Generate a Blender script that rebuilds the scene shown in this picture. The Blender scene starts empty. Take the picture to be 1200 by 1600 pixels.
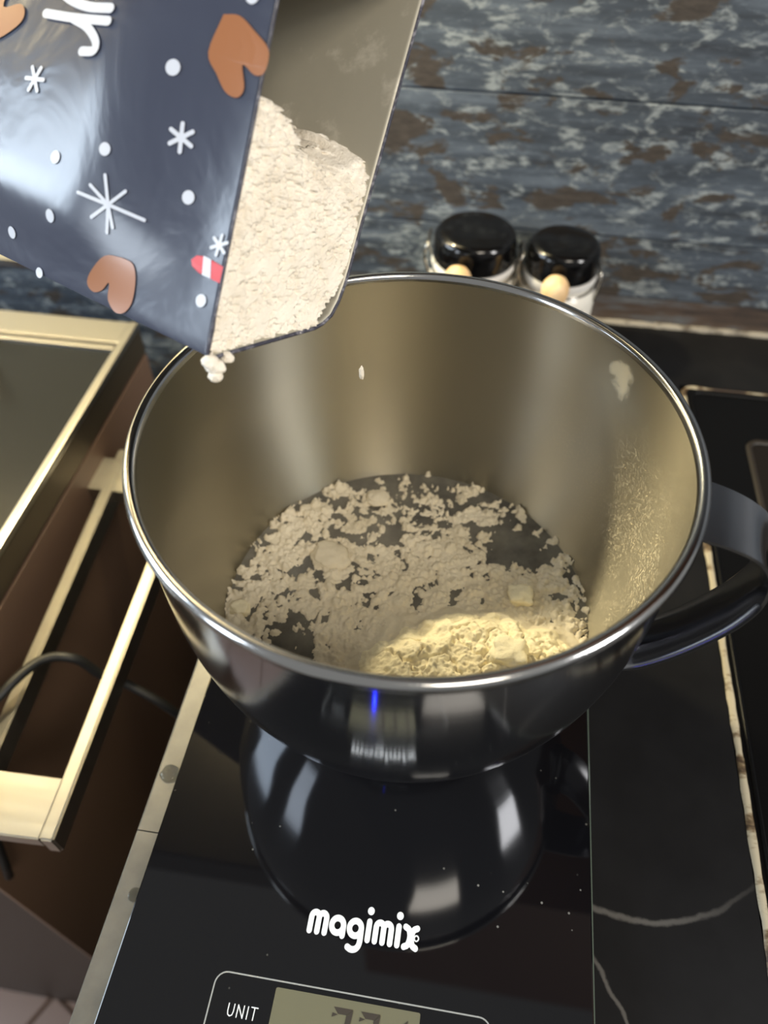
import bpy, bmesh, math, random
from mathutils import Vector, Matrix, noise
from mathutils.geometry import tessellate_polygon
import numpy as np
random.seed(7)
S = bpy.context.scene
COL = S.collection
V = Vector
# ------------------------------------------------------------------ camera
cam = bpy.data.cameras.new('camera')
camo = bpy.data.objects.new('camera', cam); COL.objects.link(camo)
RX, DN, FW = V((.98833, .15226, .00446)), V((.11807, -.74725, -.65397)), V((-.09624, .64686, -.75651))
m = Matrix((RX, -DN, -FW)).transposed().to_4x4()
m.translation = V((.02028, -.21741, .37742))
camo.matrix_world = m
cam.sensor_fit = 'VERTICAL'; cam.sensor_height = 36; cam.lens = 1198.7 / 1600 * 36
cam.clip_start = .01
cam.dof.use_dof = True; cam.dof.focus_distance = .33; cam.dof.aperture_fstop = 6.5
S.camera = camo
# ------------------------------------------------------------------ world, lights, exposure
W = bpy.data.worlds.new('world'); S.world = W; W.use_nodes = True
bg = W.node_tree.nodes['Background']
bg.inputs['Color'].default_value = (.60, .60, .58, 1); bg.inputs['Strength'].default_value = .42
S.view_settings.view_transform = 'Standard'; S.view_settings.look = 'None'
S.view_settings.exposure = .32; S.view_settings.gamma = 1; S.view_settings.use_curve_mapping = False
def area(name, loc, target, sx, sy, power, color):
    l = bpy.data.lights.new(name, 'AREA'); l.shape = 'RECTANGLE'; l.size = sx; l.size_y = sy
    l.energy = power; l.color = color
    o = bpy.data.objects.new(name, l); COL.objects.link(o); o.location = loc
    o.rotation_euler = (V(target) - V(loc)).to_track_quat('-Z', 'Y').to_euler()
    return o
def point(name, loc, power, color, rad):
    l = bpy.data.lights.new(name, 'POINT'); l.energy = power; l.color = color; l.shadow_soft_size = rad
    o = bpy.data.objects.new(name, l); COL.objects.link(o); o.location = loc
    return o
area('daylight_window', (-1.40, -.10, .74), (-.1, .02, .25), .62, .75, 17, (.74, .87, 1))
area('daylight_door', (-1.3, -1.0, .7), (0, 0, .1), .3, .8, 8, (.80, .90, 1))
area('ceiling_lamp', (.6, -1.15, 1.5), (0, .1, .1), .55, .55, 12, (1, .90, .74))
area('right_window', (1.35, -.52, .85), (0, .1, .12), .3, .6, 14, (1, .98, .95))
WARM = (1, .85, .52)
for x, y, z, e in ((-.66, .28, .49, 6), (-.25, .315, .425, 10.5)):
    point('hood_lamp', (x, y, z), e, WARM, .015)

# ------------------------------------------------------------------ helpers
def link(o, parent=None):
    COL.objects.link(o)
    if parent: o.parent = parent
    return o
def mesh_obj(name, verts, faces, mat, parent=None, smooth=False):
    me = bpy.data.meshes.new(name)
    me.from_pydata([tuple(v) for v in verts], [], faces); me.update()
    for mt in (mat if isinstance(mat, (list, tuple)) else [mat]): me.materials.append(mt)
    if smooth:
        for p in me.polygons: p.use_smooth = True
    return link(bpy.data.objects.new(name, me), parent)
def bm_obj(name, bm, mat, parent=None, smooth=False, angle=None):
    me = bpy.data.meshes.new(name)
    bmesh.ops.recalc_face_normals(bm, faces=bm.faces)
    bm.to_mesh(me); bm.free()
    for mt in (mat if isinstance(mat, (list, tuple)) else [mat]): me.materials.append(mt)
    if smooth:
        for p in me.polygons: p.use_smooth = True
        if angle: me.set_sharp_from_angle(angle=math.radians(angle))
    return link(bpy.data.objects.new(name, me), parent)
def add_box(bm, lo, hi, bev=0, seg=2):
    r = bmesh.ops.create_cube(bm, size=1)
    for v in r['verts']:
        v.co = V([(lo[i] + hi[i]) / 2 + v.co[i] * (hi[i] - lo[i]) for i in range(3)])
    if bev:
        es = list({e for v in r['verts'] for e in v.link_edges})
        bmesh.ops.bevel(bm, geom=es, offset=bev, segments=seg, affect='EDGES', profile=.6)
def box(name, lo, hi, mat, parent=None, bev=0, seg=2):
    bm = bmesh.new(); add_box(bm, lo, hi, bev, seg)
    return bm_obj(name, bm, mat, parent)
def lathe(name, prof, mat, parent=None, n=96, loc=(0, 0, 0), angle=35):
    vs, fs = [], []
    for r, z in prof:
        for k in range(n):
            a = 2 * math.pi * k / n
            vs.append((loc[0] + r * math.cos(a), loc[1] + r * math.sin(a), loc[2] + z))
    for j in range(len(prof) - 1):
        for k in range(n):
            k2 = (k + 1) % n
            fs.append((j * n + k, j * n + k2, (j + 1) * n + k2, (j + 1) * n + k))
    bm = bmesh.new(); me = bpy.data.meshes.new('t'); me.from_pydata(vs, [], fs); bm.from_mesh(me)
    bpy.data.meshes.remove(me)
    bmesh.ops.remove_doubles(bm, verts=bm.verts, dist=1e-6)
    bmesh.ops.dissolve_degenerate(bm, dist=1e-7, edges=bm.edges)
    return bm_obj(name, bm, mat, parent, True, angle)
def catmull(pts, k=8):
    pts = [V(p) for p in pts]; out = []
    for i in range(len(pts) - 1):
        p0 = pts[i - 1] if i else pts[0] * 2 - pts[1]
        p1, p2 = pts[i], pts[i + 1]
        p3 = pts[i + 2] if i + 2 < len(pts) else pts[-1] * 2 - pts[-2]
        for j in range(k):
            t = j / k
            out.append(.5 * ((2 * p1) + (p2 - p0) * t + (2 * p0 - 5 * p1 + 4 * p2 - p3) * t * t + (3 * p1 - p0 - 3 * p2 + p3) * t ** 3))
    out.append(pts[-1]); return out
def tube(name, pts, r, mat, parent=None, n=10, closed=False, rfun=None):
    pts = [V(p) for p in pts]; vs, fs = [], []; N = len(pts); up = V((0, 0, 1))
    for i, p in enumerate(pts):
        t = (pts[(i + 1) % N] - pts[i - 1]) if closed else (pts[min(i + 1, N - 1)] - pts[max(i - 1, 0)])
        t.normalize()
        a = t.cross(up)
        if a.length < .05: a = t.cross(V((1, 0, 0)))
        a.normalize(); b = t.cross(a)
        rr = rfun(i / (N - 1)) if rfun else r
        for k in range(n):
            w = 2 * math.pi * k / n
            vs.append(p + (a * math.cos(w) + b * math.sin(w)) * rr)
    for i in range(N if closed else N - 1):
        j = (i + 1) % N
        for k in range(n):
            fs.append((i * n + k, i * n + (k + 1) % n, j * n + (k + 1) % n, j * n + k))
    if not closed:
        fs.append(tuple(range(n - 1, -1, -1))); fs.append(tuple((N - 1) * n + k for k in range(n)))
    return mesh_obj(name, vs, fs, mat, parent, True)
def empty(name, loc=(0, 0, 0)):
    o = bpy.data.objects.new(name, None); o.location = loc; o.empty_display_size = .02
    return link(o)
def tag(o, label, cat, group=None, kind=None):
    o['label'] = label; o['category'] = cat
    if group: o['group'] = group
    if kind: o['kind'] = kind
    return o
def struct(o):
    o['kind'] = 'structure'; return o
def stroke2d(pts, w, k=6, smooth=True):
    """flat rounded ribbon in 2D -> list of convex polygons"""
    p = [V((a, b)) for a, b in pts]
    if smooth and len(p) > 2: p = [V((q.x, q.y)) for q in catmull([(a.x, a.y, 0) for a in p], k)]
    polys = []
    for a, b in zip(p[:-1], p[1:]):
        d = b - a
        if d.length < 1e-9: continue
        nn = V((-d.y, d.x)).normalized() * w / 2
        polys.append([a - nn, b - nn, b + nn, a + nn])
    for c in p:
        polys.append([c + V((math.cos(2 * math.pi * q / 12), math.sin(2 * math.pi * q / 12))) * w / 2 for q in range(12)])
    return polys
def disc2d(c, r, n=20):
    return [[V((c[0] + r * math.cos(2 * math.pi * q / n), c[1] + r * math.sin(2 * math.pi * q / n))) for q in range(n)]]
def flat_print(name, polys, fn, mat, parent, sub=0):
    bm = bmesh.new()
    for po in polys:
        vs = [bm.verts.new((q[0], q[1], 0)) for q in po]
        for tri in tessellate_polygon([[V((q[0], q[1], 0)) for q in po]]):
            try: bm.faces.new([vs[i] for i in tri])
            except ValueError: pass
    if sub: bmesh.ops.subdivide_edges(bm, edges=bm.edges, cuts=sub, use_grid_fill=True)
    # overlapping strokes get a few microns each so that none coincide
    nrm = (fn(0, 0) - fn(1e-4, 0)).cross(fn(0, 0) - fn(0, 1e-4)).normalized()
    if nrm.dot(camo.location - fn(0, 0)) < 0: nrm = -nrm
    isl, lev = {}, 0
    for v in bm.verts:
        if v in isl: continue
        lev += 1; st = [v]
        while st:
            q = st.pop()
            if q in isl: continue
            isl[q] = lev; st += [e.other_vert(q) for e in q.link_edges]
    for v in bm.verts: v.co = fn(v.co.x, v.co.y) + nrm * (isl[v] * 1.5e-6)
    me = bpy.data.meshes.new(name); bm.to_mesh(me); bm.free(); me.materials.append(mat)
    return link(bpy.data.objects.new(name, me), parent)
# ---- materials
def srgb(*c):
    return tuple(((x / 255 + .055) / 1.055) ** 2.4 if x > 10 else x / 255 / 12.92 for x in c) + (1,)
class Mat:
    def __init__(s, name, color=(.5, .5, .5, 1), rough=.5, metal=0, **kw):
        s.m = bpy.data.materials.new(name); s.m.use_nodes = True
        s.t = s.m.node_tree; s.p = s.t.nodes['Principled BSDF']
        s.set('Base Color', color); s.set('Roughness', rough); s.set('Metallic', metal)
        for k, v in kw.items(): s.set(k.replace('_', ' '), v)
    def set(s, k, v):
        if hasattr(v, 'node'): s.t.links.new(v, s.p.inputs[k])
        else: s.p.inputs[k].default_value = v
    def n(s, typ, ins=None, **props):
        nd = s.t.nodes.new(typ)
        for k, v in props.items(): setattr(nd, k, v)
        for k, v in (ins or {}).items():
            i = nd.inputs[k]
            if hasattr(v, 'node'): s.t.links.new(v, i)
            else: i.default_value = v
        return nd
    def obj(s): return s.n('ShaderNodeTexCoord').outputs['Object']
    def mapping(s, scale, loc=(0, 0, 0), vec=None):
        return s.n('ShaderNodeMapping', {'Vector': vec or s.obj(), 'Scale': scale, 'Location': loc}).outputs[0]
    def noise(s, vec, scale, detail=4, rough=.55, dist=0):
        return s.n('ShaderNodeTexNoise', {'Vector': vec, 'Scale': scale, 'Detail': detail, 'Roughness': rough, 'Distortion': dist}).outputs[0]
    def ramp(s, fac, stops):
        r = s.n('ShaderNodeValToRGB', {'Fac': fac}); e = r.color_ramp.elements
        while len(e) < len(stops): e.new(.5)
        for x, (p, c) in zip(e, stops): x.position = p; x.color = c if len(c) == 4 else tuple(c) + (1,)
        return r.outputs[0]
    def step(s, x, a, b):
        return s.n('ShaderNodeMapRange', {'Value': x, 'From Min': a, 'From Max': b}, interpolation_type='SMOOTHSTEP').outputs[0]
    def math(s, op, a, b=0):
        return s.n('ShaderNodeMath', {0: a, 1: b}, operation=op).outputs[0]
    def mix(s, f, a, b):
        return s.n('ShaderNodeMix', {0: f, 6: a, 7: b}, data_type='RGBA').outputs[2]
    def bump(s, h, strength=.3, dist=.001):
        s.set('Normal', s.n('ShaderNodeBump', {'Height': h, 'Strength': strength, 'Distance': dist}).outputs[0])

# weathered planks
mt = Mat('weathered_plank', rough=.55); PLANK = mt.m
ob = mt.obj()
rnd = mt.n('ShaderNodeObjectInfo').outputs['Random']
off = mt.n('ShaderNodeCombineXYZ', {0: mt.math('MULTIPLY', rnd, 7.3), 2: mt.math('MULTIPLY', rnd, 3.1)}).outputs[0]
pos = mt.n('ShaderNodeVectorMath', {0: ob, 1: off}, operation='ADD').outputs[0]
lng = mt.mapping((3, 3, 26), vec=pos); med = mt.mapping((26, 26, 50), vec=pos); fin = mt.mapping((60, 60, 190), vec=pos)
n1 = mt.noise(lng, 3, 5, .6); n2 = mt.noise(med, 1.6, 7, .62, .6); n3 = mt.noise(fin, 1.5, 5, .6); n4 = mt.noise(mt.mapping((15, 15, 30), (3, 1, 2), pos), 1.5, 6, .6, .4)
base = mt.ramp(n1, [(.3, srgb(46, 51, 58)), (.5, srgb(68, 76, 86)), (.7, srgb(98, 107, 118))])
whit = mt.math('MULTIPLY', mt.step(n2, .49, .62), mt.step(n3, .38, .6))
c = mt.mix(mt.math('MULTIPLY', mt.step(n3, .5, .75), .45), base, srgb(120, 130, 140))
c = mt.mix(whit, c, srgb(142, 149, 151))
c = mt.mix(mt.step(n4, .535, .60), c, mt.ramp(n3, [(.3, srgb(52, 47, 43)), (.7, srgb(76, 69, 63))]))
mt.set('Base Color', c); mt.bump(n2, .25, .001)

mt = Mat('worn_base_board', rough=.6); BOARD = mt.m
n = mt.noise(mt.mapping((12, 12, 60)), 1.5, 6, .6)
mt.set('Base Color', mt.ramp(n, [(.3, srgb(52, 46, 44)), (.48, srgb(84, 70, 60)), (.6, srgb(96, 98, 100)), (.72, srgb(150, 150, 146))]))
mt = Mat('sealant', srgb(190, 184, 168), .6); SEAL = mt.m
n = mt.noise(mt.mapping((60, 60, 60)), 1.2, 4)
mt.set('Base Color', mt.ramp(n, [(.35, srgb(84, 76, 66)), (.55, srgb(146, 140, 128))]))
mt = Mat('stained_joint', rough=.5); JOINT = mt.m
n = mt.noise(mt.mapping((20, 45, 20), (0, .3, 0)), 1, 5, .65)
mt.set('Base Color', mt.ramp(n, [(.44, srgb(62, 46, 32)), (.48, srgb(110, 92, 66)), (.53, srgb(176, 166, 142))]))

# black marble worktop with two pale veins
mt = Mat('black_marble', rough=.4, Specular_IOR_Level=.22); MARBLE = mt.m
ob = mt.obj(); sx = mt.n('ShaderNodeSeparateXYZ', {0: ob}).outputs
nz = mt.noise(mt.mapping((1, 1, 1)), 40, 5, .6); nb = mt.noise(mt.mapping((1, 1, 1)), 14, 5, .6)
base = mt.ramp(nb, [(.3, srgb(16, 16, 17)), (.6, srgb(25, 25, 26)), (.8, srgb(32, 31, 31))])
def vein(dist, w):
    return mt.step(mt.math('ABSOLUTE', dist), w, w * .15)
wob = mt.math('MULTIPLY', mt.math('SUBTRACT', nz, .5), .008)
dx = mt.math('SUBTRACT', sx[0], .124)
par = mt.math('ADD', mt.math('SUBTRACT', mt.math('MULTIPLY', mt.math('MULTIPLY', dx, dx), 7.2), .1105), wob)
v1 = mt.math('MULTIPLY', vein(mt.math('SUBTRACT', sx[1], par), .0021), mt.step(sx[0], .20, .12))
v2l = mt.math('ADD', mt.math('MULTIPLY', mt.math('ADD', sx[1], .1305), -.62), mt.math('ADD', wob, .1052))
v2 = mt.math('MULTIPLY', vein(mt.math('SUBTRACT', sx[0], v2l), .0016), mt.step(sx[1], -.122, -.132))
mt.set('Base Color', mt.mix(mt.math('MULTIPLY', mt.math('MAXIMUM', v1, v2), .36), base, srgb(140, 136, 130)))

mt = Mat('brushed_edge_trim', rough=.42); TRIM = mt.m
n = mt.noise(mt.mapping((40, 40, 40)), 1.2, 5)
mt.set('Base Color', mt.ramp(n, [(.3, srgb(96, 93, 86)), (.7, srgb(118, 114, 105))])); mt.set('Metallic', .25)
BLACKGLASS = Mat('black_glass', (.014, .015, .015, 1), .22, IOR=1.33, Specular_IOR_Level=.3).m
mt = Mat('dusty_black_glass', (.004, .004, .005, 1), .03, IOR=1.5); SCALEGLASS = mt.m
vo = mt.n('ShaderNodeTexVoronoi', {'Vector': mt.obj(), 'Scale': 130}).outputs['Distance']
sc = mt.step(mt.noise(mt.mapping((1, 1, 1)), 22, 3), .5, .62)
spk = mt.math('MULTIPLY', mt.step(vo, .09, .04), sc)
mt.set('Base Color', mt.mix(spk, (.004, .004, .005, 1), srgb(120, 118, 112)))
mt.set('Roughness', mt.math('ADD', mt.math('MULTIPLY', spk, .5), .03))
SINK = Mat('black_composite', srgb(8, 8, 9), .35, Specular_IOR_Level=.2).m
BASIN = Mat('brown_black_basin', srgb(40, 34, 28), .5).m
PLASTIC = Mat('black_plastic', srgb(20, 20, 21), .45).m
WHITEPRINT = Mat('white_print', srgb(228, 232, 234), .5).m
GREYPRINT = Mat('grey_line_print', srgb(150, 152, 150), .4).m
LCD = Mat('lcd_glass', srgb(104, 102, 82), .35).m
LCDINK = Mat('lcd_segment', srgb(58, 52, 46), .4).m
LEDM = Mat('blue_led', (.01, .01, .1, 1), .4, Emission_Color=(.01, .02, 1, 1), Emission_Strength=230).m
GLASSEDGE = Mat('glass_edge', srgb(92, 104, 94), .2).m

def steel(name, col, rough, aniso, dust=False):
    mt = Mat(name, col, rough, 1)
    mt.set('Anisotropic', aniso); mt.set('Anisotropic Rotation', .25)
    tg = mt.n('ShaderNodeTangent', direction_type='RADIAL', axis='Z').outputs[0]; mt.set('Tangent', tg)
    ob = mt.obj(); s = mt.n('ShaderNodeSeparateXYZ', {0: ob}).outputs
    br = mt.noise(mt.mapping((6, 6, 900)), 1, 3, .5)
    mt.bump(br, .05, .0004)
    if dust:   # fine flour film clinging to the right inner wall
        f = mt.noise(mt.mapping((1, 1, 1)), 800, 3, .75); big = mt.noise(mt.mapping((1, 1, 1)), 26, 4, .6)
        reg = mt.math('MULTIPLY', mt.step(s[0], .045, .095), mt.math('MULTIPLY', mt.step(big, .3, .65), mt.step(s[2], .165, .09)))
        lump = mt.math('MULTIPLY', mt.step(f, .5, .62), reg)
        # one smear near the rim
        d = mt.n('ShaderNodeVectorMath', {0: ob, 1: (.083, .064, .158)}, operation='DISTANCE').outputs[1]
        sm = mt.math('MULTIPLY', mt.step(mt.math('ADD', d, mt.math('MULTIPLY', mt.noise(mt.mapping((1, 1, 1)), 120, 4, .6), .022)), .0195, .0155), .45)
        fac = mt.math('MAXIMUM', mt.math('MULTIPLY', lump, .5), sm)
        mt.set('Base Color', mt.mix(fac, col, srgb(196, 184, 156)))
        mt.set('Metallic', mt.math('SUBTRACT', 1, fac))
        mt.set('Roughness', mt.math('ADD', mt.math('MULTIPLY', fac, .4), rough))
    return mt.m
BOWLIN = steel('brushed_steel_inside', srgb(172, 167, 153), .33, .9, True)
BOWLOUT = steel('brushed_steel_outside', srgb(172, 174, 180), .12, .74)
STEELRIM = Mat('polished_steel', srgb(190, 190, 190), .14, 1).m
mt = Mat('satin_steel_strap', srgb(165, 166, 170), .2, 1); STRAP = mt.m
mt = Mat('cooker_steel', srgb(192, 188, 178), .24, 1); CSTEEL = mt.m
n = mt.noise(mt.mapping((8, 200, 8)), 1, 3); mt.set('Roughness', mt.math('ADD', mt.math('MULTIPLY', n, .12), .27))
CSIDE = Mat('cooker_side_steel', srgb(120, 108, 90), .4, .8).m
CDARK = Mat('dark_brown_panel', srgb(38, 30, 25), .4).m
FLOORM = Mat('dark_brown_tile', srgb(128, 98, 80), .4).m
GROUT = Mat('dark_grout', srgb(84, 64, 52), .8).m
RUBBER = Mat('black_rubber', srgb(22, 22, 22), .5).m
WOODCAB = Mat('brown_cabinet_wood', srgb(92, 62, 44), .5).m
HOODM = Mat('hood_steel', srgb(120, 116, 110), .4, 1).m

def flour_mat(name, a, b, bump):
    mt = Mat(name, a, .95)
    n = mt.noise(mt.mapping((1, 1, 1)), 260, 5, .65); n2 = mt.noise(mt.mapping((1, 1, 1)), 60, 3)
    mt.set('Base Color', mt.mix(mt.step(n2, .3, .7), a, b)); mt.bump(n, bump, .0012)
    mt.set('Specular IOR Level', .1)
    return mt.m
FLOUR = flour_mat('dry_flour', srgb(252, 243, 214), srgb(243, 232, 200), .6)
WETFLOUR = flour_mat('damp_flour', srgb(236, 226, 204), srgb(224, 213, 189), .45)
BAGFLOUR = flour_mat('bag_flour', srgb(244, 236, 222), srgb(230, 220, 203), .9)
mt = Mat('cloudy_water', srgb(104, 100, 92), .08, IOR=1.33); WATER = mt.m
n = mt.noise(mt.mapping((1, 1, 1)), 45, 4, .6)
mt.set('Base Color', mt.ramp(n, [(.35, srgb(100, 97, 92)), (.65, srgb(140, 136, 126))]))
mt.set('Transmission Weight', .25)
CLEARWATER = Mat('clear_water', (.55, .55, .54, 1), .01, Transmission_Weight=1.0, IOR=1.33).m

mt = Mat('navy_printed_foil', srgb(56, 61, 78), .2); NAVY = mt.m
n = mt.noise(mt.mapping((1, 1, 1)), 22, 4, .5, .6); mt.bump(n, .3, .005)
mt.set('Roughness', .27); mt.set('Coat Weight', .35); mt.set('Coat Roughness', .2)
mt = Mat('silver_foil_lining', srgb(190, 184, 168), .42, .3); FOIL = mt.m
n = mt.noise(mt.mapping((1, 1, 1)), 55, 6, .65); mt.bump(n, .1, .002)
mt.set('Base Color', mt.mix(mt.math('MULTIPLY', mt.step(n, .56, .72), .5), srgb(182, 177, 162), srgb(232, 226, 212)))
mt = Mat('navy_rim_floury', srgb(46, 48, 66), .5); RIMNAVY = mt.m
n = mt.noise(mt.mapping((1, 1, 1)), 190, 4, .7)
mt.set('Base Color', mt.mix(mt.step(n, .45, .75), srgb(44, 44, 60), srgb(150, 148, 156))); mt.bump(n, .8, .001)
BISCUIT = Mat('ginger_brown_print', srgb(152, 98, 62), .3, Coat_Weight=.3, Coat_Roughness=.12).m
DOTW = Mat('white_bag_print', srgb(200, 204, 214), .35).m
RED = Mat('red_print', srgb(200, 30, 38), .35).m
mt = Mat('white_ceramic', srgb(226, 222, 212), .25); CERAMIC = mt.m
LIDBLK = Mat('glossy_black_lid', srgb(8, 8, 9), .13, Specular_IOR_Level=.4).m
GASKET = Mat('white_gasket', srgb(216, 214, 210), .45).m
WIRE = Mat('clasp_wire', srgb(190, 186, 178), .2, 1).m
mt = Mat('pale_wood', srgb(226, 190, 142), .55); WOOD = mt.m
n = mt.noise(mt.mapping((150, 150, 20)), 1, 4); mt.set('Base Color', mt.ramp(n, [(.3, srgb(214, 174, 124)), (.7, srgb(236, 204, 158))]))
BRONZE = Mat('bronze_metal', srgb(170, 134, 84), .3, 1).m
LABELINK = Mat('dark_label_print', srgb(46, 46, 48), .5).m

# ------------------------------------------------------------------ setting
ZC = -.018          # worktop height (scale top is z = 0)
WY = .374           # back wall
ZF = -.9            # floor
wall = struct(box('wall_back', (-1.2, WY, ZF), (1.2, WY + .08, 1.5), PLANK))
zs = [.0085, .061, .1615, .262, .3625, .463, .5635]
for a, b in zip(zs[:-1], zs[1:]):
    box('plank', (-1.2, WY - .008, a + .0004), (1.2, WY + .001, b - .0004), PLANK, wall, .0012, 2)
bb = struct(box('trim_1', (-1.2, WY - .006, ZC - .001), (1.2, WY + .001, .0079), BOARD, None, .0015))
sv, sf = [], []
NS = 240
for i in range(NS + 1):
    x = -.1 + 1.1 * i / NS
    r = .0036 + .0016 * noise.noise((x * 60, 1, 2)) + .001 * noise.noise((x * 190, 4, 2))
    for k in range(5):
        a = math.pi / 2 * k / 4
        sv.append((x, WY - .0065 - r * math.sin(a), ZC + r * math.cos(a) * .9))
for i in range(NS):
    for k in range(4): sf.append((i * 5 + k, i * 5 + k + 1, i * 5 + k + 6, i * 5 + k + 5))
mesh_obj('sealant_bead', sv, sf, SEAL, bb, True)
fl = struct(box('floor', (-1.6, -1.2, ZF - .02), (1.6, WY, ZF - .004), GROUT))
R45 = Matrix.Rotation(math.radians(-27), 4, 'Z')
ts = .20
tile_me = None
for i in range(-9, 10):
    for j in range(-9, 10):
        p = R45 @ V((i * ts, j * ts, 0)) + V((-.51, .04, 0))
        if not (-1.25 < p.x < .12 and -.75 < p.y < .24): continue
        if tile_me is None:
            o = box('floor_tile', (-ts / 2 + .002, -ts / 2 + .002, -.0045), (ts / 2 - .002, ts / 2 - .002, 0), FLOORM, fl, .0015, 1); tile_me = o.data
        else:
            o = link(bpy.data.objects.new('floor_tile', tile_me), fl)
        o.location = (p.x, p.y, ZF); o.rotation_euler = (0, 0, math.radians(-27))

# worktop: marble slab with a cut-out for the sink, trim along its left edge
wt = empty('worktop', (.3, .1, ZC))
XL, XJ, YJ = -.1075, .1845, .2875     # left edge of marble, sink joint, sink back edge
def wpart(name, lo, hi, mat, bev=0, seg=2):
    o = box(name, lo, hi, mat, wt, bev, seg); o.matrix_parent_inverse = wt.matrix_world.inverted(); return o
bpy.context.view_layer.update()
bm = bmesh.new()
add_box(bm, (XL, -.55, ZC - .03), (XJ - .0025, WY - .007, ZC))
add_box(bm, (XJ - .0025, YJ + .0025, ZC - .03), (.9, WY - .007, ZC))
o = bm_obj('marble_slab', bm, MARBLE, wt); o.matrix_parent_inverse = wt.matrix_world.inverted()
tv = [(-.1205, -.55, ZC - .0015), (-.1195, -.55, ZC - .0002), (XL, -.55, ZC + .0002), (XL, -.55, ZC - .03), (-.1205, -.55, ZC - .03)]
for ya, yb in ((-.55, -.1068), (-.1062, WY - .008)):
    q = [(x, ya, z) for x, y, z in tv] + [(x, yb, z) for x, y, z in tv]
    o = mesh_obj('edge_trim', q, [(0, 1, 6, 5), (1, 2, 7, 6), (2, 3, 8, 7), (3, 4, 9, 8), (4, 0, 5, 9), (4, 3, 2, 1, 0), (5, 6, 7, 8, 9)], TRIM, wt)
    o.matrix_parent_inverse = wt.matrix_world.inverted(); o['label'] = 'grey brushed trim along the left worktop edge'
# stained sealant joint round the sink
def rounded_path(c0, c1, rad):
    pts = [(c0[0], c0[1] - t) for t in np.linspace(.95, 0, 120)]
    pts = [(XJ, y) for y in np.linspace(-.55, YJ - rad, 160)]
    for k in range(1, 9):
        a = math.pi - math.pi / 2 * k / 8
        pts.append((XJ + rad + rad * math.cos(a), YJ - rad + rad * math.sin(a)))
    pts += [(x, YJ) for x in np.linspace(XJ + rad, .9, 60)[1:]]
    return pts
path = rounded_path((XJ, YJ), (.9, YJ), .008)
jv, jf = [], []
for i, (x, y) in enumerate(path):
    a = path[max(i - 1, 0)]; b = path[min(i + 1, len(path) - 1)]
    d = V((b[0] - a[0], b[1] - a[1])).normalized(); nn = V((-d.y, d.x))
    w = .0021 + .0007 * noise.noise((x * 90, y * 90, 0)) + .0005 * noise.noise((x * 300, y * 300, 5))
    if x > XJ + .010: w *= .28
    for s_, z in ((1, 0), (.6, .0011), (-.6, .0011), (-1, 0)):
        jv.append((x + nn.x * w * s_, y + nn.y * w * s_, ZC + z))
for i in range(len(path) - 1):
    for k in range(3): jf.append((i * 4 + k, i * 4 + k + 1, i * 4 + k + 5, i * 4 + k + 4))
o = mesh_obj('joint_sealant', jv, jf, JOINT, wt, True); o.matrix_parent_inverse = wt.matrix_world.inverted(); o['label'] = 'cream stained sealant joint'
bc = box('base_cabinet', (-.100, -.5, ZF), (.17, WY - .012, ZC - .0305), CDARK)
tag(bc, 'dark base cabinet under the black marble worktop', 'cabinet')
tag(wt, 'black marble worktop with pale veins and a grey left edge', 'worktop')

# sink: black inset slab with a raised rim and a recessed basin
sk = empty('sink', (.4, 0, ZC)); bpy.context.view_layer.update()
bm = bmesh.new()
x0, x1, y0, y1 = XJ + .002, .9, -.55, YJ - .002
bx0, by1, by0 = .2255, .2305, -.30
ztop = ZC + .0008
def quadbox(lo, hi): add_box(bm, lo, hi)
quadbox((x0, y0, ZC - .02), (bx0, y1, ztop)); quadbox((bx0, by1, ZC - .02), (x1, y1, ztop)); quadbox((bx0, y0, ZC - .02), (x1, by0, ztop))
o = bm_obj('sink_surround', bm, SINK, sk); o.matrix_parent_inverse = sk.matrix_world.inverted()
def ring(cx0, cy1, rad, w, h, mat, name, xe=.9, ye=-.30):
    pts = [(cx0, ye), (cx0, cy1 - rad)]
    for k in range(1, 9):
        a = math.pi - math.pi / 2 * k / 8
        pts.append((cx0 + rad + rad * math.cos(a), cy1 - rad + rad * math.sin(a)))
    pts.append((xe, cy1)); vs, fs = [], []
    for i, (x, y) in enumerate(pts):
        a = pts[max(i - 1, 0)]; b = pts[min(i + 1, len(pts) - 1)]
        d = V((b[0] - a[0], b[1] - a[1])).normalized(); nn = V((-d.y, d.x))
        for s_, z in ((1, 0), (.7, h), (-.7, h), (-1, 0)):
            vs.append((x + nn.x * w * s_, y + nn.y * w * s_, ztop + z))
    for i in range(len(pts) - 1):
        for k in range(3): fs.append((i * 4 + k, i * 4 + k + 1, i * 4 + k + 5, i * 4 + k + 4))
    o = mesh_obj(name, vs, fs, mat, sk, True); o.matrix_parent_inverse = sk.matrix_world.inverted(); return o
ring(x0 + .003, YJ - .006, .008, .0012, .0012, SINK, 'raised_edge')
ring(bx0, by1, .008, .0022, .0012, BASIN, 'basin_lip')
bm = bmesh.new()
z1 = ZC - .16
vs = [bm.verts.new(p) for p in ((bx0, by0, ZC - .0005), (x1, by0, ZC - .0005), (x1, by1, ZC - .0005), (bx0, by1, ZC - .0005), (bx0 + .01, by0 + .01, z1), (x1, by0 + .01, z1), (x1, by1 - .01, z1), (bx0 + .01, by1 - .01, z1))]
for f in ((4, 5, 6, 7), (0, 1, 5, 4), (2, 3, 7, 6), (3, 0, 4, 7)): bm.faces.new([vs[i] for i in f])
o = bm_obj('basin', bm, BASIN, sk); o.matrix_parent_inverse = sk.matrix_world.inverted()
tag(sk, 'black inset sink at the right edge, with a brown-black basin', 'sink')

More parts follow.
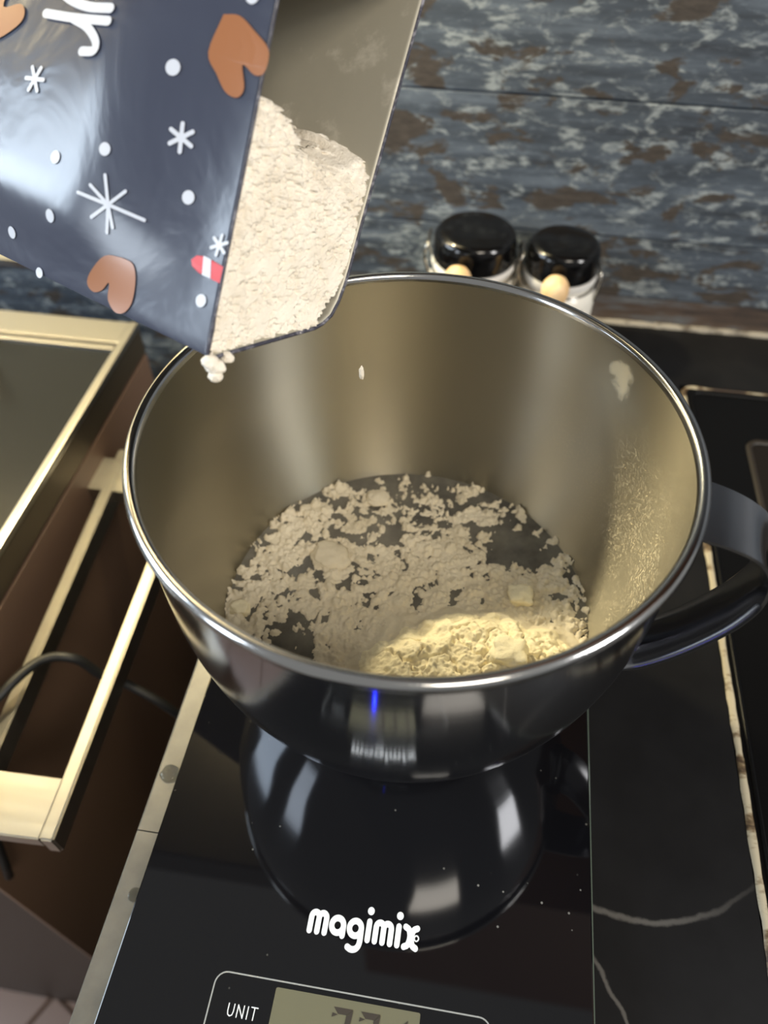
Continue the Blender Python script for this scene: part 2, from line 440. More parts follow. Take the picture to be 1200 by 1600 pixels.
# ------------------------------------------------------------------ cooker at the left, lower steel side rail
ck = empty('cooker', (-.5, .1, ZF)); bpy.context.view_layer.update(); CKI = ck.matrix_world.inverted()
def cpart(o): o.matrix_parent_inverse = CKI; return o
CX = -.273; CYB = .302; CYF = -.105; CXL = -.86
cpart(box('cooker_body', (CXL, CYF + .004, ZF), (CX - .004, CYB, ZC - .005), CDARK, ck))
bm = bmesh.new()
add_box(bm, (CX - .007, CYF, ZC - .006), (CX, CYB, ZC), .0012)
add_box(bm, (CXL, CYB - .030, ZC - .006), (CX - .0071, CYB, ZC - .0008), .0012)
add_box(bm, (CXL, CYB - .0405, ZC - .006), (CX - .0071, CYB - .0345, ZC + .0006), .001)
add_box(bm, (CXL, CYF, ZC - .006), (CX - .0071, CYF + .012, ZC), .0012)
o = cpart(bm_obj('steel_frame', bm, CSTEEL, ck)); o['label'] = 'bright steel frame round the black glass top'
cpart(box('glass_top', (CXL, CYF + .012, ZC - .006), (CX - .0075, CYB - .0408, ZC - .002), BLACKGLASS, ck))
cpart(box('side_panel', (CX - .004, CYF, -.0485), (CX - .0005, CYB, ZC - .0065), CSIDE, ck, .0006))
cpart(box('lower_side_panel', (CX - .004, CYF, -.89), (CX - .0005, CYB, -.0515), Mat('brown_side_panel', srgb(120, 96, 80), .4).m, ck, .0006))
# side rail: two flat bars joined by flat end plates
zr = -.07
def bar_mesh(p, q, w, h):
    p, q = V(p), V(q); d = (q - p).normalized(); nn = V((d.y, -d.x, 0)) * w / 2
    bm = bmesh.new()
    vv = [bm.verts.new(c) for c in (p - nn, p + nn, q + nn, q - nn)] 
    f = bm.faces.new(vv); r = bmesh.ops.extrude_face_region(bm, geom=[f])
    for e in r['geom']:
        if isinstance(e, bmesh.types.BMVert): e.co.z -= h
    bmesh.ops.bevel(bm, geom=list(bm.edges), offset=.0012, segments=2, affect='EDGES')
    return bm
rail = cpart(bm_obj('side_rail', bar_mesh((-.1985, .16, zr), (-.1875, -.1055, zr), .0085, .02), CSTEEL, ck)); rail['label'] = 'flat steel rail bars with end plates beside the cooker'
def rpart(o):
    o.parent = rail; return o
rpart(bm_obj('bar', bar_mesh((-.260, .20, zr), (-.2385, -.13, zr), .0085, .02), CSTEEL, rail))
bm = bmesh.new()
vv = [bm.verts.new(c) for c in ((-.274, -.1085, zr - .0005), (-.1915, -.1055, zr - .0005), (-.1925, -.0705, zr - .0005), (-.2745, -.0725, zr - .0005))]
f = bm.faces.new(vv); r = bmesh.ops.extrude_face_region(bm, geom=[f])
for e in r['geom']:
    if isinstance(e, bmesh.types.BMVert): e.co.z -= .012
bmesh.ops.bevel(bm, geom=list(bm.edges), offset=.0008, segments=2, affect='EDGES')
rpart(bm_obj('end_plate', bm, CSTEEL, rail))
rpart(box('end_plate', (-.274, .155, zr - .016), (-.196, .19, zr - .002), CSTEEL, rail, .0008))
tag(ck, 'steel-framed cooker with a black glass top at the left', 'cooker')
# power cable
tag(tube('power_cable', catmull([(-.262, -.10, -.20), (-.259, -.06, -.07), (-.247, -.0295, -.058), (-.2345, -.0025, -.0605), (-.2163, .0045, -.0655), (-.2050, .006, -.086), (-.190, .008, -.100), (-.160, .004, -.125), (-.120, .0, -.20), (-.105, 0, -.35), (-.104, .02, -.88)], 10), .0032, RUBBER),
    'black power cable looping over the steel rail bars', 'cable')
# bronze upright on the cooker, at the very left
post = tag(lathe('utensil_handle', [(0, 0), (.0075, 0), (.008, .003), (.006, .012), (.0055, .05), (.0065, .060), (0, .062)], BRONZE, None, 24, (-.3935, .2535, ZC - .0018)),
           'bronze upright handle standing at the left on the cooker', 'handle')

# water drops on the trim
def drop(x, y, r, h, mat, label):
    prof = [(r * math.cos(t), h * math.sin(t)) for t in np.linspace(0, math.pi / 2, 9)]
    o = lathe('water_drop', prof, mat, None, 28, (x, y, ZC + .0003)); tag(o, label, 'drop', 'water drops on the worktop edge')
    for v in o.data.vertices:
        v.co.x += (v.co.x - x) * .35 * noise.noise((v.co.y * 300, 0, 3))
    return o
drop(-.1135, -.0765, .0048, .0022, CLEARWATER, 'large clear water drop on the grey worktop edge below the bowl')
drop(-.1105, -.1355, .0032, .0006, CLEARWATER, 'small flat water drop on the grey worktop edge beside the scale')

# ------------------------------------------------------------------ kitchen scale
scl = empty('kitchen_scale', (0, -.06, ZC)); bpy.context.view_layer.update(); SI = scl.matrix_world.inverted()
def spart(o): o.matrix_parent_inverse = SI; return o
SX0, SX1, SY0, SY1 = -.1035, .1005, -.215, .085
spart(box('glass_plate', (SX0, SY0, -.006), (SX1, SY1, 0), SCALEGLASS, scl, .0006, 2))
spart(box('glass_edge', (SX1 + .0001, SY0, -.0055), (SX1 + .0006, SY1, -.0007), GLASSEDGE, scl))
spart(box('scale_body', (SX0 + .012, SY0 + .012, ZC + .003), (SX1 - .012, SY1 - .012, -.0062), PLASTIC, scl, .001))
for x in (SX0 + .02, SX1 - .02):
    for y in (SY0 + .02, SY1 - .02):
        spart(lathe('foot', [(0, 0), (.006, 0), (.0055, .0035), (0, .0035)], RUBBER, scl, 16, (x, y, ZC)))
on = lambda h: (lambda x, y: V((x, y, h)))
# maker's name printed on the glass; drawn as rounded strokes on a unit grid (x-height 1)
def word():
    P = []; w = .30; x = 0
    def arch(x0, x1, top=1): 
        c = (x0 + x1) / 2; r = (x1 - x0) / 2
        return [(x0, 0)] + [(c - r * math.cos(t), top - r - w / 2 + r * math.sin(t)) for t in np.linspace(0, math.pi, 10)] + [(x1, 0)]
    def mm(x):
        for k in range(2): P.extend(stroke2d(arch(x + k * .42, x + k * .42 + .42), w, smooth=False))
        return x + .84 + .40
    def circ(c, r): P.extend(stroke2d([(c[0] + r * math.cos(t), c[1] + r * math.sin(t)) for t in np.linspace(0, 2 * math.pi, 25)], w, smooth=False))
    def ii(x):
        P.extend(stroke2d([(x, 0), (x, .82)], w, smooth=False)); P.extend(disc2d((x, 1.3), .19)); return x + .40
    x = mm(x)
    circ((x + .27, .42), .33); P.extend(stroke2d([(x + .6, .42), (x + .6, 0)], w, smooth=False)); x += 1.0
    circ((x + .27, .42), .33); P.extend(stroke2d([(x + .6, .42), (x + .6, -.2), (x + .45, -.46), (x + .2, -.52), (x - .02, -.44)], w)); x += 1.0
    x = ii(x); x = mm(x); x = ii(x)
    P.extend(stroke2d([(x - .02, .86), (x + .18, .74), (x + .26, .42), (x + .18, .10), (x - .02, -.02)], w))
    P.extend(stroke2d([(x + .62, .86), (x + .42, .74), (x + .34, .42), (x + .42, .10), (x + .62, -.02)], w))
    ringp = stroke2d([(x + .62 + .12 * math.cos(t), .42 + .12 * math.sin(t)) for t in np.linspace(0, 2 * math.pi, 13)], .07, smooth=False)
    return P + ringp, x + .78
polys, wid = word()
k_ = .0485 / wid
spart(flat_print('brand_lettering', [[(q[0] * k_ - .0232, q[1] * k_ * 1.12 - .1412) for q in po] for po in polys], on(.00012), WHITEPRINT, scl))
# display
def rrect(x0, x1, y0, y1, r):
    pts = []
    for cx, cy, a0 in ((x1 - r, y1 - r, 0), (x0 + r, y1 - r, 90), (x0 + r, y0 + r, 180), (x1 - r, y0 + r, 270)):
        for k in range(7):
            a = math.radians(a0 + 90 * k / 6); pts.append((cx + r * math.cos(a), cy + r * math.sin(a)))
    return pts
pr = rrect(-.0585, .0585, -.205, -.1622, .005)
spart(flat_print('display_outline', stroke2d(pr + [pr[0]], .0006, smooth=False), on(.00012), GREYPRINT, scl))
lcd = spart(flat_print('display', [rrect(-.0322, .0292, -.192, -.1645, .0008)], on(.00012), LCD, scl))
lcd['label'] = 'beige digital display'
def seg7(ch, ox, oy, w, h, th):
    segs = {'7': 'abc', '1': 'bc'}[ch]; P = []; sl = lambda x, y: (ox + x + y * .10, oy + y)
    g = th * .12
    for s_ in segs:
        if s_ == 'a': q = [(0, h), (w, h), (w - th, h - th), (th, h - th)]
        if s_ == 'b': q = [(w, h - g), (w, h / 2 + g), (w - th * .5, h / 2 + g), (w - th, h / 2 + th * .5), (w - th, h - th - g)]
        if s_ == 'c': q = [(w, h / 2 - g), (w, g), (w - th, th + g), (w - th, h / 2 - th * .5), (w - th * .5, h / 2 - g)]
        P.append([sl(*c) for c in q])
    if ch == '7': P.append([sl(*c) for c in [(0, h - g), (0, h / 2 + g), (th * .5, h / 2 + g), (th, h / 2 + th * .5), (th, h - th - g)]][:0] or [sl(0, h - th * .9), sl(th, h - th * 1.1), sl(0, h - th * 1.6)])
    return P
dg = []
for i, ch in enumerate('771'): dg += seg7(ch, -.0088 + i * .0115, -.1882, .0082, .0205, .0023)
flat_print('display_digits', dg, on(.0003), LCDINK, lcd)
# UNIT
U = []
def L_(pts, ox, sm=False): U.extend(stroke2d([(ox + a * .0030, -.1776 + b * .0044) for a, b in pts], .00042, smooth=sm))
ox = -.0502
L_([(0, 1), (0, .4), (.1, .12), (.4, 0), (.7, .12), (.8, .4), (.8, 1)], ox)
L_([(0, 0), (0, 1), (.85, 0), (.85, 1)], ox + .0040)
L_([(0, 0), (0, 1)], ox + .0083)
L_([(-.05, 1), (.85, 1)], ox + .0098); L_([(.4, 1), (.4, 0)], ox + .0098)
spart(flat_print('unit_lettering', U, on(.00012), WHITEPRINT, scl))
led = lathe('blue_indicator_light', [(0, .00025), (.0010, .0002), (.0011, .0001)], LEDM, scl, 16, (-.0105, -.2035, 0)); spart(led); led['label'] = 'small blue indicator light'
tag(scl, 'black glass kitchen scale with white lettering under the steel bowl', 'scale')

# ------------------------------------------------------------------ mixing bowl
bw = empty('mixing_bowl', (0, 0, .0003)); bpy.context.view_layer.update(); BI = bw.matrix_world.inverted()
def bpart(o): o.matrix_parent_inverse = BI; return o
outer = [(.0, .003), (.044, .003), (.0465, .0008), (.0495, .0002), (.0525, .0010), (.0565, .0035), (.0640, .0100), (.0712, .0190), (.0785, .0305), (.0860, .0430), (.0920, .0560), (.0980, .0720), (.1030, .0900), (.1064, .1100), (.1078, .1300), (.1082, .1500), (.1078, .1640), (.1074, .1710)]
cr = catmull([(r, z, 0) for r, z in outer], 3)
outer = [(max(p.x, 0), p.y) for p in cr]
def inner_r(z):
    for (r0, z0), (r1, z1) in zip(outer[12:-1], outer[13:]):
        if z0 <= z <= z1: return r0 + (r1 - r0) * (z - z0) / (z1 - z0) - .0012
    return outer[-1][0] - .0012
bpart(lathe('bowl_wall', outer, BOWLOUT, bw, 160))
inner = [(0, .0045), (.046, .0045), (.0525, .0058)] + [(r - .0012, z + .001) for r, z in outer if z > .0055]
o = bpart(lathe('bowl_lining', inner, BOWLIN, bw, 160)); o['label'] = 'brushed inside of the bowl with floury specks'
rim = [(.1073, .1698), (.1090, .1692), (.1104, .1702), (.1110, .1722), (.1104, .1742), (.1088, .1752), (.1072, .1748), (.1062, .1735), (.1060, .1715)]
bpart(lathe('rolled_rim', rim, STEELRIM, bw, 160, angle=80))
# strap handle in a radial plane
ph = math.radians(-10.5); rd = V((math.cos(ph), math.sin(ph), 0)); tg = V((-math.sin(ph), math.cos(ph), 0))
hp = catmull([(.1095, .168, 0), (.120, .1665, 0), (.1290, .163, 0), (.1345, .155, 0), (.1350, .143, 0), (.1310, .125, 0), (.1235, .108, 0), (.1150, .093, 0), (.1060, .081, 0), (.1000, .077, 0), (.0978, .0745, 0)], 6)
hv, hf = [], []; NH = len(hp); MW = 11
for side in (0, 1):
    for i, p in enumerate(hp):
        t = (hp[min(i + 1, NH - 1)] - hp[max(i - 1, 0)]).normalized(); nn = V((-t.y, t.x)) * -1   # 2D normal (outward)
        u = i / (NH - 1)
        w = .0135 + .0035 * max(0, (u - .8) / .2) ** 2 + .0015 * max(0, 1 - u / .2)
        cup = .0050 * min(1, max(0, (u - .18) / .25)) * min(1, max(0, (1 - u) / .12))
        for k in range(MW):
            q = -1 + 2 * k / (MW - 1)
            dn = -cup * (abs(q) ** 3) - (.0014 if side else 0)
            r_, z_ = p.x + nn.x * dn * -1 * -1, p.y + nn.y * dn
            hv.append(rd * r_ + tg * (q * w) + V((0, 0, z_)))
B0 = NH * MW
for i in range(NH - 1):
    for k in range(MW - 1):
        a = i * MW + k
        hf.append((a, a + 1, a + MW + 1, a + MW)); hf.append((B0 + a, B0 + a + MW, B0 + a + MW + 1, B0 + a + 1))
    for k in (0, MW - 1):
        a = i * MW + k; hf.append((a, a + MW, B0 + a + MW, B0 + a))
for i in (0, NH - 1):
    for k in range(MW - 1):
        a = i * MW + k; hf.append((a, B0 + a, B0 + a + 1, a + 1))
bm = bmesh.new(); me = bpy.data.meshes.new('t'); me.from_pydata([tuple(v) for v in hv], [], hf); bm.from_mesh(me)
o = bpart(bm_obj('strap_handle', bm, STRAP, bw, True, 50)); o['label'] = 'curved steel strap handle'
tag(bw, 'brushed steel mixing bowl with a strap handle, standing on the scale', 'bowl')

# ------------------------------------------------------------------ water and flour in the bowl
ZW = .055
RWATER = inner_r(ZW) - .0004
prof = [(0, .0065), (.050, .0065)] + [(r - .0022, z + .0018) for r, z in outer if .008 < z < ZW - .003] + [(RWATER, ZW), (0, ZW)]
tag(lathe('water', prof, WATER, None, 128), 'cloudy grey water in the bottom of the bowl', 'water')
def sst(x, a, b):
    t = min(1, max(0, (x - a) / (b - a))); return t * t * (3 - 2 * t)
MC = V((.040, -.060))
def mound(x, y):
    # heaped along the near right wall
    d = math.hypot((x - MC.x) / .072, (y - MC.y) / .064)
    d += .10 * noise.noise((x * 60, y * 60, 3)) + .06 * noise.noise((x * 140, y * 140, 8))
    return sst(1.06 - d, 0, .55)
def crumb(x, y, f, seed):
    d, _ = noise.voronoi((x * f, y * f, seed)); return d[1] - d[0], d[0]
def bumps(x, y, f, seed):
    """round crumbs of uneven size, 0..1"""
    d, p = noise.voronoi((x * f, y * f, seed))
    sz = .35 + .35 * abs(noise.noise(p[0] * 3.7 + V((seed, 1, 2))))
    return math.sqrt(max(0, 1 - (d[0] / sz) ** 2)) * sz * 1.6 if d[0] < sz else 0
def height(x, y):
    mo = mound(x, y)
    wx, wy = x + .004 * noise.noise((x * 70, y * 70, 1)), y + .004 * noise.noise((x * 70, y * 70, 2))
    big = noise.fractal((wx * 30, wy * 30, 4), 1, 2, 4)
    fine = noise.fractal((wx * 120, wy * 120, 9), .7, 2, 4)
    b1 = bumps(wx, wy, 150, 1.3); b2 = bumps(x, y, 330, 4.1); b3 = bumps(x, y, 620, 7.7)
    r = math.hypot(x, y)
    dens = .40 + .36 * sst(.012 - y + .35 * x, -.05, .07) - .42 * sst(r, .074, .094)
    dens -= .9 * math.exp(-((x - .055) ** 2 / .00022 + (y - .045) ** 2 / .00016))
    dens -= .6 * math.exp(-((x + .055) ** 2 / .0003 + (y + .030) ** 2 / .00025))
    dens -= .35 * math.exp(-((x + .01) ** 2 / .0009 + (y - .075) ** 2 / .00008))
    fl = dens + .46 * big + .52 * fine + .22 * (b1 - .35) + .16 * (b2 - .35)
    isl = sst(fl, .10, .26)
    h = -.0015 + isl * (.0019 + .0026 * b1 + .0017 * b2 + .0009 * b3 + .0012 * max(0, big) + .0007 * fine)
    if isl < .02: h = -.003
    hm = 0
    if mo > .04:
        rough = noise.fractal((x * 210, y * 210, 2), .75, 2, 4)
        crack = abs(noise.fractal((x * 75, y * 75, 6), .9, 2, 3))
        hm = mo * (.0205 + .0026 * noise.fractal((x * 50, y * 50, 6), 1, 2, 3) + .0013 * b1 + .0011 * b2 + .0007 * b3 + .0012 * rough - .0022 * sst(.16 - crack, 0, .16))
    return max(h, hm - .0006), mo
G = .0005; half = int(.094 / G)
hv, hid, hmo = [], {}, {}
for i in range(-half, half + 1):
    for j in range(-half, half + 1):
        x, y = i * G, j * G
        r = math.hypot(x, y)
        if r > .0975: continue
        h, mo = height(x, y)
        rin = inner_r(ZW + max(0, h)) - .0006
        if r > rin:
            if r - rin > G * 1.6: continue
            x, y = x * rin / r, y * rin / r
        hid[i, j] = len(hv); hmo[i, j] = mo; hv.append((x, y, ZW + h))
fm, ff = [], []
for (i, j), a in hid.items():
    q = [(i, j), (i + 1, j), (i + 1, j + 1), (i, j + 1)]
    if not all(c in hid for c in q): continue
    ids = [hid[c] for c in q]
    if sum(hmo[c] for c in q) / 4 > .30: fm.append(ids)
    elif max(hv[k][2] for k in ids) > ZW - .0012: ff.append(ids)
def submesh(name, faces, mat):
    used = sorted({k for f in faces for k in f}); mp = {k: n for n, k in enumerate(used)}
    return mesh_obj(name, [hv[k] for k in used], [tuple(mp[k] for k in f) for f in faces], mat, None, True)
tag(submesh('flour_mound', fm, FLOUR), 'cream flour heap at the lower right inside the bowl', 'flour')
tag(submesh('floating_flour', ff, WETFLOUR), 'clumps of damp flour floating on the water in the bowl', 'flour', None, 'stuff')
def lump(name, c, r, seed, mat, label, blocky=0, flat=.6, parent=None):
    bm = bmesh.new(); bmesh.ops.create_icosphere(bm, subdivisions=4, radius=1)
    for v in bm.verts:
        d = v.co.normalized()
        if blocky:
            mx = max(abs(d.x), abs(d.y), abs(d.z)); d = d.lerp(d / mx, blocky * .8)
        s_ = 1 + .22 * noise.noise(d * 1.4 + V((seed, 0, 0))) + .13 * noise.noise(d * 4 + V((0, seed, 0))) + .06 * noise.noise(d * 10 + V((0, seed, 5)))
        v.co = V(c) + V((d.x * r * s_, d.y * r * s_ * .85, d.z * r * s_ * flat))
    o = bm_obj(name, bm, mat, parent, True)
    if label: tag(o, label, 'flour clump', 'flour clumps in the bowl')
    return o
def zt(x, y): return ZW + max(0, height(x, y)[0])
for (x, y, r, sd, mat, lab, bl, fl_) in (
    (-.0255, .0655, .0065, 1, WETFLOUR, 'small flour clump alone at the back of the water', 0, .45),
    (-.0440, .0225, .0105, 2.4, WETFLOUR, 'broad flat flour clump at the left centre of the water', .2, .35),
    (.0560, .0110, .0062, 3.1, FLOUR, 'blocky cream flour clump at the upper edge of the heap', .9, .8),
    (.0500, -.0340, .0080, 5.2, FLOUR, 'pale flat flour clump on the lit face of the heap', .7, .5),
    (-.0815, -.0170, .0050, 6.6, FLOUR, 'yellowish flour clump against the left wall of the bowl', .4, .6)):
    lump('flour_clump', (x, y, zt(x, y) + r * fl_ * .25), r, sd, mat, lab, bl, fl_)

# ------------------------------------------------------------------ printed bag of flour
A = V((-.0704, -.0199, .2142)); D = V((-.0544, .0525, .3005)); Bc = V((-.0361, .0246, .2016)); L = V((-.1688, .0282, .2149))
e1 = (D - A).normalized(); e2 = (L - A).normalized(); e3 = (Bc - A).normalized()
eb = (e1 - e2 * e1.dot(e2)).normalized(); BN = eb.cross(e2).normalized()       # BN: outward normal of the printed front
if BN.dot(camo.location - A) < 0: BN = -BN
LEN = .185
def bulge(a, b):
    return .011 * sst(a, .012, .075) * sst(b, -.004, .035) * (1 - .35 * sst(b, .06, .13))
def front(a, b, h=0.0): return A + e2 * a + eb * b + BN * (bulge(a, b) + h)
k1 = e1.dot(e2); k2 = e1.dot(eb)
TT = .126
sec = [('f', t) for t in np.linspace(TT, .006, 26)]
sec += [('p', 0.0, .003), ('p', .0008, .0008), ('p', .003, 0)]
sec += [('p', s_, .0002) for s_ in np.linspace(.008, .048, 8)]
sec += [('p', .052, .0012), ('p', .0555, .0035), ('p', .0578, .0085), ('p', .0592, .0150), ('p', .0598, .0205)]
sec += [('p', .0596 + .0065 * (t - .021) / .095, t) for t in np.linspace(.03, TT, 14)]
sec += [('p', s_, TT) for s_ in np.linspace(.062, .004, 10)]
ast = [0, .0015] + list(np.linspace(.006, LEN, 34))
bv, bf = [], []; NSQ = len(sec)
for a in ast:
    for q in sec:
        if q[0] == 'f': bv.append(front(a + q[1] * k1, q[1] * k2))
        else:
            s_, t = q[1], q[2]
            sag = 0
            bv.append(A + e3 * s_ + e1 * t + e2 * a + BN * (bulge(a, .003) if t < .004 and s_ < .02 else 0))
for i in range(len(ast) - 1):
    for k in range(NSQ):
        k2_ = (k + 1) % NSQ
        bf.append((i * NSQ + k, i * NSQ + k2_, (i + 1) * NSQ + k2_, (i + 1) * NSQ + k))
bf.append(tuple((len(ast) - 1) * NSQ + k for k in range(NSQ)))
bag = empty('flour_bag', A); bpy.context.view_layer.update(); GI = bag.matrix_world.inverted()
def gpart(o): o.matrix_parent_inverse = GI; return o
bm = bmesh.new(); me = bpy.data.meshes.new('t'); me.from_pydata([tuple(v) for v in bv], [], bf); bm.from_mesh(me)
o = gpart(bm_obj('bag_body', bm, [NAVY, FOIL], bag, True, 60))
sm = o.modifiers.new('thick', 'SOLIDIFY'); sm.thickness = .0008; sm.offset = -1; sm.material_offset = 1; sm.material_offset_rim = 0
rimpts = [V(v) for v in bv[:NSQ]]
gpart(tube('mouth_rim', rimpts, .0009, RIMNAVY, bag, 8, True, lambda u: .0005 if u < .36 or u > .84 else .0008)); bag.children[-1]['label'] = 'dark floury rim of the bag mouth'
PF = lambda h: (lambda a, b: front(a / 1000, b / 1000, h))
def heart(pts, h=.0005):
    q = catmull([(a, b, 0) for a, b in pts] + [(pts[0][0], pts[0][1], 0)], 4)
    return flat_print('heart_print', [[(p.x, p.y) for p in q[:-1]]], PF(h), BISCUIT, bag, 3)
gpart(heart([(34.6, 103.4), (35.6, 91.3), (30.5, 86), (25.5, 81.8), (20.8, 81.4), (19.4, 84.8), (22.6, 91.2), (17.2, 89.4), (13.9, 91.0), (14.9, 97.5), (22.1, 101.6), (29, 104.5)]))
gpart(heart([(44.6, 19.9), (52.0, 18.0), (58.2, 10.5), (59.5, 6.0), (56.2, 4.2), (52.1, 6.1), (49.1, 9.8), (48.7, 4.2), (44.6, 1.0), (40.3, 2.0), (37.6, 6.5), (37.8, 14.4), (40.0, 19.3)]))
gpart(heart([(143.3, 95), (140.8, 79), (136.8, 73.6), (130.9, 71.9), (124.1, 74.0), (116.2, 80.6), (115.4, 84.9), (119.0, 87.2), (127.0, 84.6), (127.0, 92.1), (129, 99), (136, 101)]))
for (a, b), r in zip([(45.7, 83.2), (60.5, 51.3), (80.5, 42.7), (26.8, 47.0), (78.4, 23.2), (101.3, 11.3), (85.5, 1.6), (9.6, 17.4), (126.4, 54.7), (121.1, 30.8), (26.9, 111.1)], [2.6, 2.2, 2.2, 2.3, 2.2, 2.1, 1.9, 2.2, 2.2, 2.2, 2.4]):
    gpart(flat_print('dot_print', disc2d((a, b), r), PF(.0004), DOTW, bag))
def flake(c, r, w, n, rot, name='snowflake_print'):
    P = []
    for k in range(n):
        t = rot + 2 * math.pi * k / n
        P += stroke2d([c, (c[0] + r * math.cos(t), c[1] + r * math.sin(t))], w, smooth=False)
    return gpart(flat_print(name, P, PF(.00045), DOTW, bag))
flake((35.5, 63.8), 4.4, 1.5, 6, .3); flake((100.5, 64.8), 4.4, 1.5, 6, .9); flake((9.6, 36.5), 3.3, 1.2, 6, .5)
P = []
for a, b, a2, b2 in ((53.5, 34.7, 57.6, 43.4), (53.5, 34.7, 66, 34.6), (53.5, 34.7, 39.4, 34.6), (53.5, 34.7, 51.9, 25.8), (53.5, 34.7, 48.8, 41.0), (53.5, 34.7, 58.8, 28.6), (53.5, 34.7, 50, 28.2), (53.5, 34.7, 62, 38.5)):
    P += stroke2d([(a, b), (a2, b2)], 1.2, smooth=False)
gpart(flat_print('snowflake_print', P, PF(.00045), DOTW, bag))
gpart(flat_print('lettering', stroke2d([(118, 103), (111, 101), (104.8, 97.0), (96.7, 93.6), (86.4, 92.6), (75.9, 94.1)], 3.4) + stroke2d([(104.8, 86.6), (91.1, 87.8), (75.0, 90.0)], 3.2) + stroke2d([(91.1, 87.6), (83.2, 86.2), (77.3, 82.7), (77.0, 79.6), (82.0, 78.3)], 3.2), PF(.00045), DOTW, bag))
gpart(flat_print('candy_cane_print', [[(13.5, 31.4), (17.0, 30.6), (18.6, 28.6), (17.6, 26.8), (14.2, 25.6), (4.5, 25.2), (5.2, 30.6)]], PF(.0004), RED, bag))
gpart(flat_print('candy_cane_stripe', [[(14.2, 31.4), (10.8, 31.3), (8.6, 25.4), (12.4, 25.4)]], PF(.0006), DOTW, bag))
tag(bag, 'navy bag printed with brown hearts and white snowflakes, tipped above the bowl', 'bag')

# flour heaped in the mouth of the bag
Tl = [(-1, 87), (2.6, 85.1), (14, 82), (21, 77), (25, 73), (28.7, 64.5), (38, 60.5), (48, 56), (54, 57), (58.5, 60), (62, 61)]
def Tof(s_):
    for (a, b), (c, d) in zip(Tl[:-1], Tl[1:]):
        if a <= s_ <= c: return b + (d - b) * (s_ - a) / (c - a)
    return 60
def smax(t):   # inside of the back edge
    t = t * 1000
    if t < 20.5: return min(59.0, 48 + 11.0 * math.sin(min(1, max(0, (t - .4) / 20)) * math.pi / 2))
    return 59.0 + 6.5 * (t - 21) / 95
NSx, NTx = 130, 240
fv, ffc = [], []
for j in range(NTx + 1):
    for i in range(NSx + 1):
        u = i / NSx; v = j / NTx
        t = -.0004 + v * .100
        s_ = (.0011 + u * (smax(max(t, 0)) - 1.3) / 1000)
        x, y = s_ * 1000, t * 1000
        T = Tof(x) + 2.6 * noise.fractal((x * .22, 0, 1), .9, 2, 5) + 1.2 * noise.noise((x * .5, y * .3, 3))
        n1 = noise.fractal((x * .16, y * .16, 2), 1, 2, 4); n2 = noise.fractal((x * .55, y * .55, 7), 1, 2, 4)
        dv, _ = noise.voronoi((x * .33, y * .33, .5)); cr_ = dv[1] - dv[0]
        dep = .0012 + .0017 * n1 + .0017 * n2 - .0010 * sst(cr_, 0, .6) + .0012 * noise.fractal((x * 1.3, y * 1.3, 5), .8, 2, 3) + .006 * sst(y, 20, 85) * (1 - .75 * u)
        dep += .0035 * sst(y, T - 9, T - 1)
        over = y - T
        if over > -1: dep += .012 * sst(over, -1, 1.5) + .05 * sst(over, 0, 14) + .0045 * noise.fractal((x * .3, y * .6, 12), .8, 2, 4)
        dep = max(dep, -.001 if y < 3 else .0006)
        tt = min(t, (T + 2 + .12 * (y - T) + 3.2 * noise.fractal((x * .3, y * .5, 21), .9, 2, 4)) / 1000) if over > 2 else t
        fv.append(A + e3 * s_ + e1 * tt + e2 * dep)
for j in range(NTx):
    for i in range(NSx):
        a = j * (NSx + 1) + i; ffc.append((a, a + 1, a + NSx + 2, a + NSx + 1))
fbag = mesh_obj('bag_flour', fv, ffc, BAGFLOUR, None, True)
tag(fbag, 'pale flour heaped in the open mouth of the navy bag', 'flour')
P0 = A + e3 * .0035 - e1 * .0016 - e2 * .0008
for i, (s_, t, r) in enumerate(((.0015, -.0010, .0030), (.0040, -.0032, .0034), (.0048, -.0066, .0024), (.0085, -.0010, .0022))):
    lump('flour_crust', A + e3 * s_ + e1 * t - e2 * .0006, r, i * 2.1, BAGFLOUR, None, 0, .9, fbag)
tag(lump('flour_flake', (-.0285, .0415, .165), .0011, 3.3, BAGFLOUR, None, 0, 3.2), 'tiny flake of flour falling from the bag into the bowl', 'flour flake')

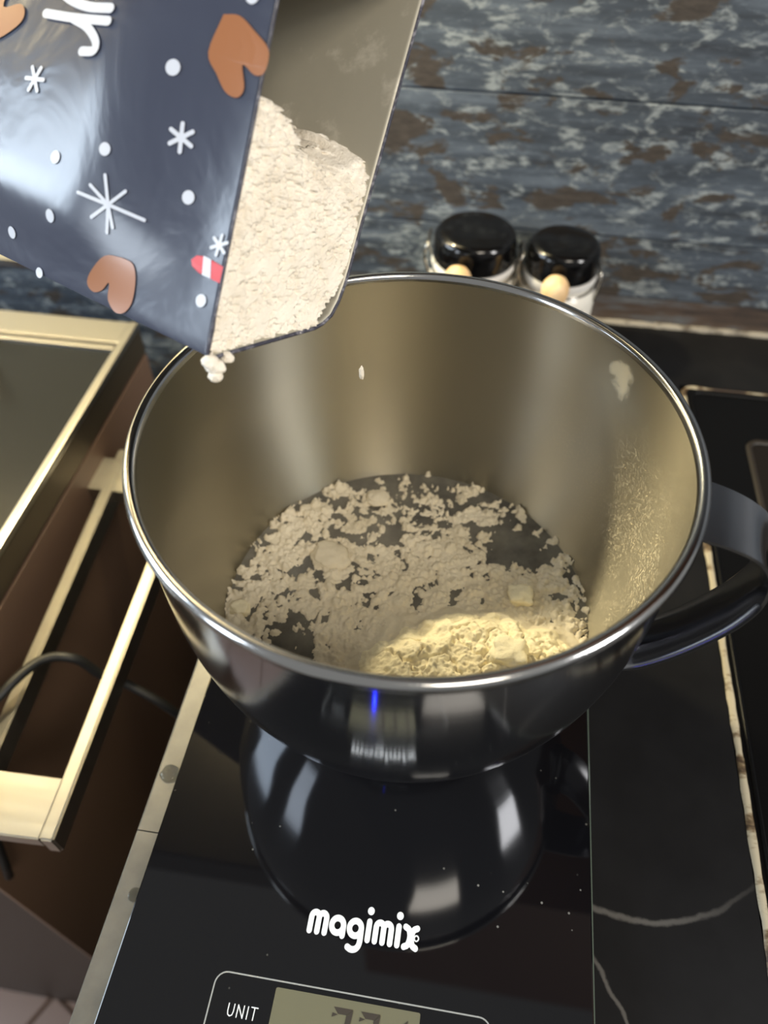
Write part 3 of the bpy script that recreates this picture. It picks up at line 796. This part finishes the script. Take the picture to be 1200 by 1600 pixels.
# ------------------------------------------------------------------ storage jars at the wall
def jar(x, y, r, zl, label, pegx, pegz, pegr):
    t = empty('storage_jar', (x, y, ZC)); bpy.context.view_layer.update(); I = t.matrix_world.inverted()
    def p(o): o.matrix_parent_inverse = I; return o
    L0 = (x, y, 0)
    zb = zl - .031          # underside of the gasket
    p(lathe('body', [(0, ZC), (r * 1.02, ZC), (r * 1.08, ZC + .004), (r * 1.09, zb - .012), (r * 1.03, zb - .006), (r * .93, zb - .003), (r * .93, zb + .002), (0, zb + .002)], CERAMIC, t, 64, L0))
    p(lathe('gasket', [(r * .88, zb + .002), (r * 1.0, zb + .002), (r * 1.03, zb + .0045), (r * 1.0, zb + .0075), (r * .88, zb + .0075)], GASKET, t, 64, L0))
    p(lathe('lid', [(0, zb + .0075), (r * .97, zb + .0075), (r * 1.01, zb + .010), (r * 1.0, zb + .019), (r * .995, zl - .009), (r * .975, zl - .0055), (r * .935, zl - .0028), (r * .87, zl - .001), (r * .75, zl), (r * .4, zl + .0005), (0, zl + .0006)], LIDBLK, t, 64, L0))
    cl = p(tube('wire_clasp', catmull([(x - r * 1.03, y - .012, zb - .004), (x - r * 1.18, y - .012, zb + .012), (x - r * 1.10, y - .010, zb + .022), (x - r * 1.10, y + .010, zb + .022), (x - r * 1.18, y + .012, zb + .012), (x - r * 1.03, y + .012, zb - .004)], 6), .0011, WIRE, t, 8))
    cl['label'] = 'bright wire clasp'
    p(tube('wire_hinge', catmull([(x + r * 1.03, y - .010, zb - .012), (x + r * 1.12, y - .010, zb + .004), (x + r * 1.06, y - .006, zb + .012), (x + r * 1.06, y + .008, zb + .012), (x + r * 1.14, y + .010, zb + .002), (x + r * 1.04, y + .010, zb - .012)], 6), .0011, WIRE, t, 8))
    p(tube('neck_wire', [(x + r * 1.0 * math.cos(a), y + r * 1.0 * math.sin(a), zb - .002) for a in np.linspace(0, 2 * math.pi, 40)[:-1]], .0009, WIRE, t, 6, True))
    # wooden scoop held at the front
    pts = [(pegx, y - r * 1.09 - pegr * 1.05, z) for z in np.linspace(pegz - .062, pegz, 20)]
    def rf(u): 
        return max(.0004, pegr * (.62 + .38 * sst(u, .45, .85)) * math.sqrt(max(0, 1 - max(0, (u - .80) / .20) ** 2)))
    s_ = p(tube('scoop', pts, pegr, WOOD, t, 20, False, rf)); s_['label'] = 'pale wooden scoop handle at the front'
    tag(t, label, 'jar', 'lidded jars by the wall')
    return t, p, zb
JY = .322
jar(.0085, JY, .0315, .083, 'larger white jar with a glossy black lid, left of the pair', -.0006, .0778, .0105)
t2, p2, zb2 = jar(.0755, JY + .002, .0275, .0785, 'smaller white jar with a black lid, right of the pair', .0705, .0730, .0103)
lp = []
for (dx, dz, w) in ((.0085, -.0135, .010), (.0085, -.019, .006)):
    lp.append((dx, dz, w))
for dx, dz, w in lp:
    r = .0275 * 1.093
    vs, fs = [], []
    for k in range(7):
        ang = -math.pi / 2 + (dx + w * (k / 6 - .5)) / r + .0
        for z in (0, .0022): vs.append((.0755 + r * math.cos(ang + .28), JY + .002 + r * math.sin(ang + .28), zb2 - .012 + dz + z + .010))
    for k in range(6): fs.append((k * 2, k * 2 + 2, k * 2 + 3, k * 2 + 1))
    p2(mesh_obj('label_print', vs, fs, LABELINK, t2))

# cream splashback on the wall behind the cooker (mirrored in the steel frame and rail)
struct(box('trim_2', (-1.2, WY - .012, ZC + .01), (-.30, WY - .0085, .54), Mat('cream_splashback', srgb(222, 206, 168), .4).m))
# ------------------------------------------------------------------ above the frame: extractor hood and wall cupboard (seen only as reflections)
hd = tag(box('extractor_hood', (-.95, .02, .545), (-.10, WY - .013, .62), HOODM, None, .004), 'steel extractor hood over the cooker', 'hood')
cb = tag(box('wall_cupboard', (-.05, .06, .66), (1.1, WY - .009, 1.25), WOODCAB, None, .003), 'brown wooden wall cupboard above the worktop', 'cupboard')
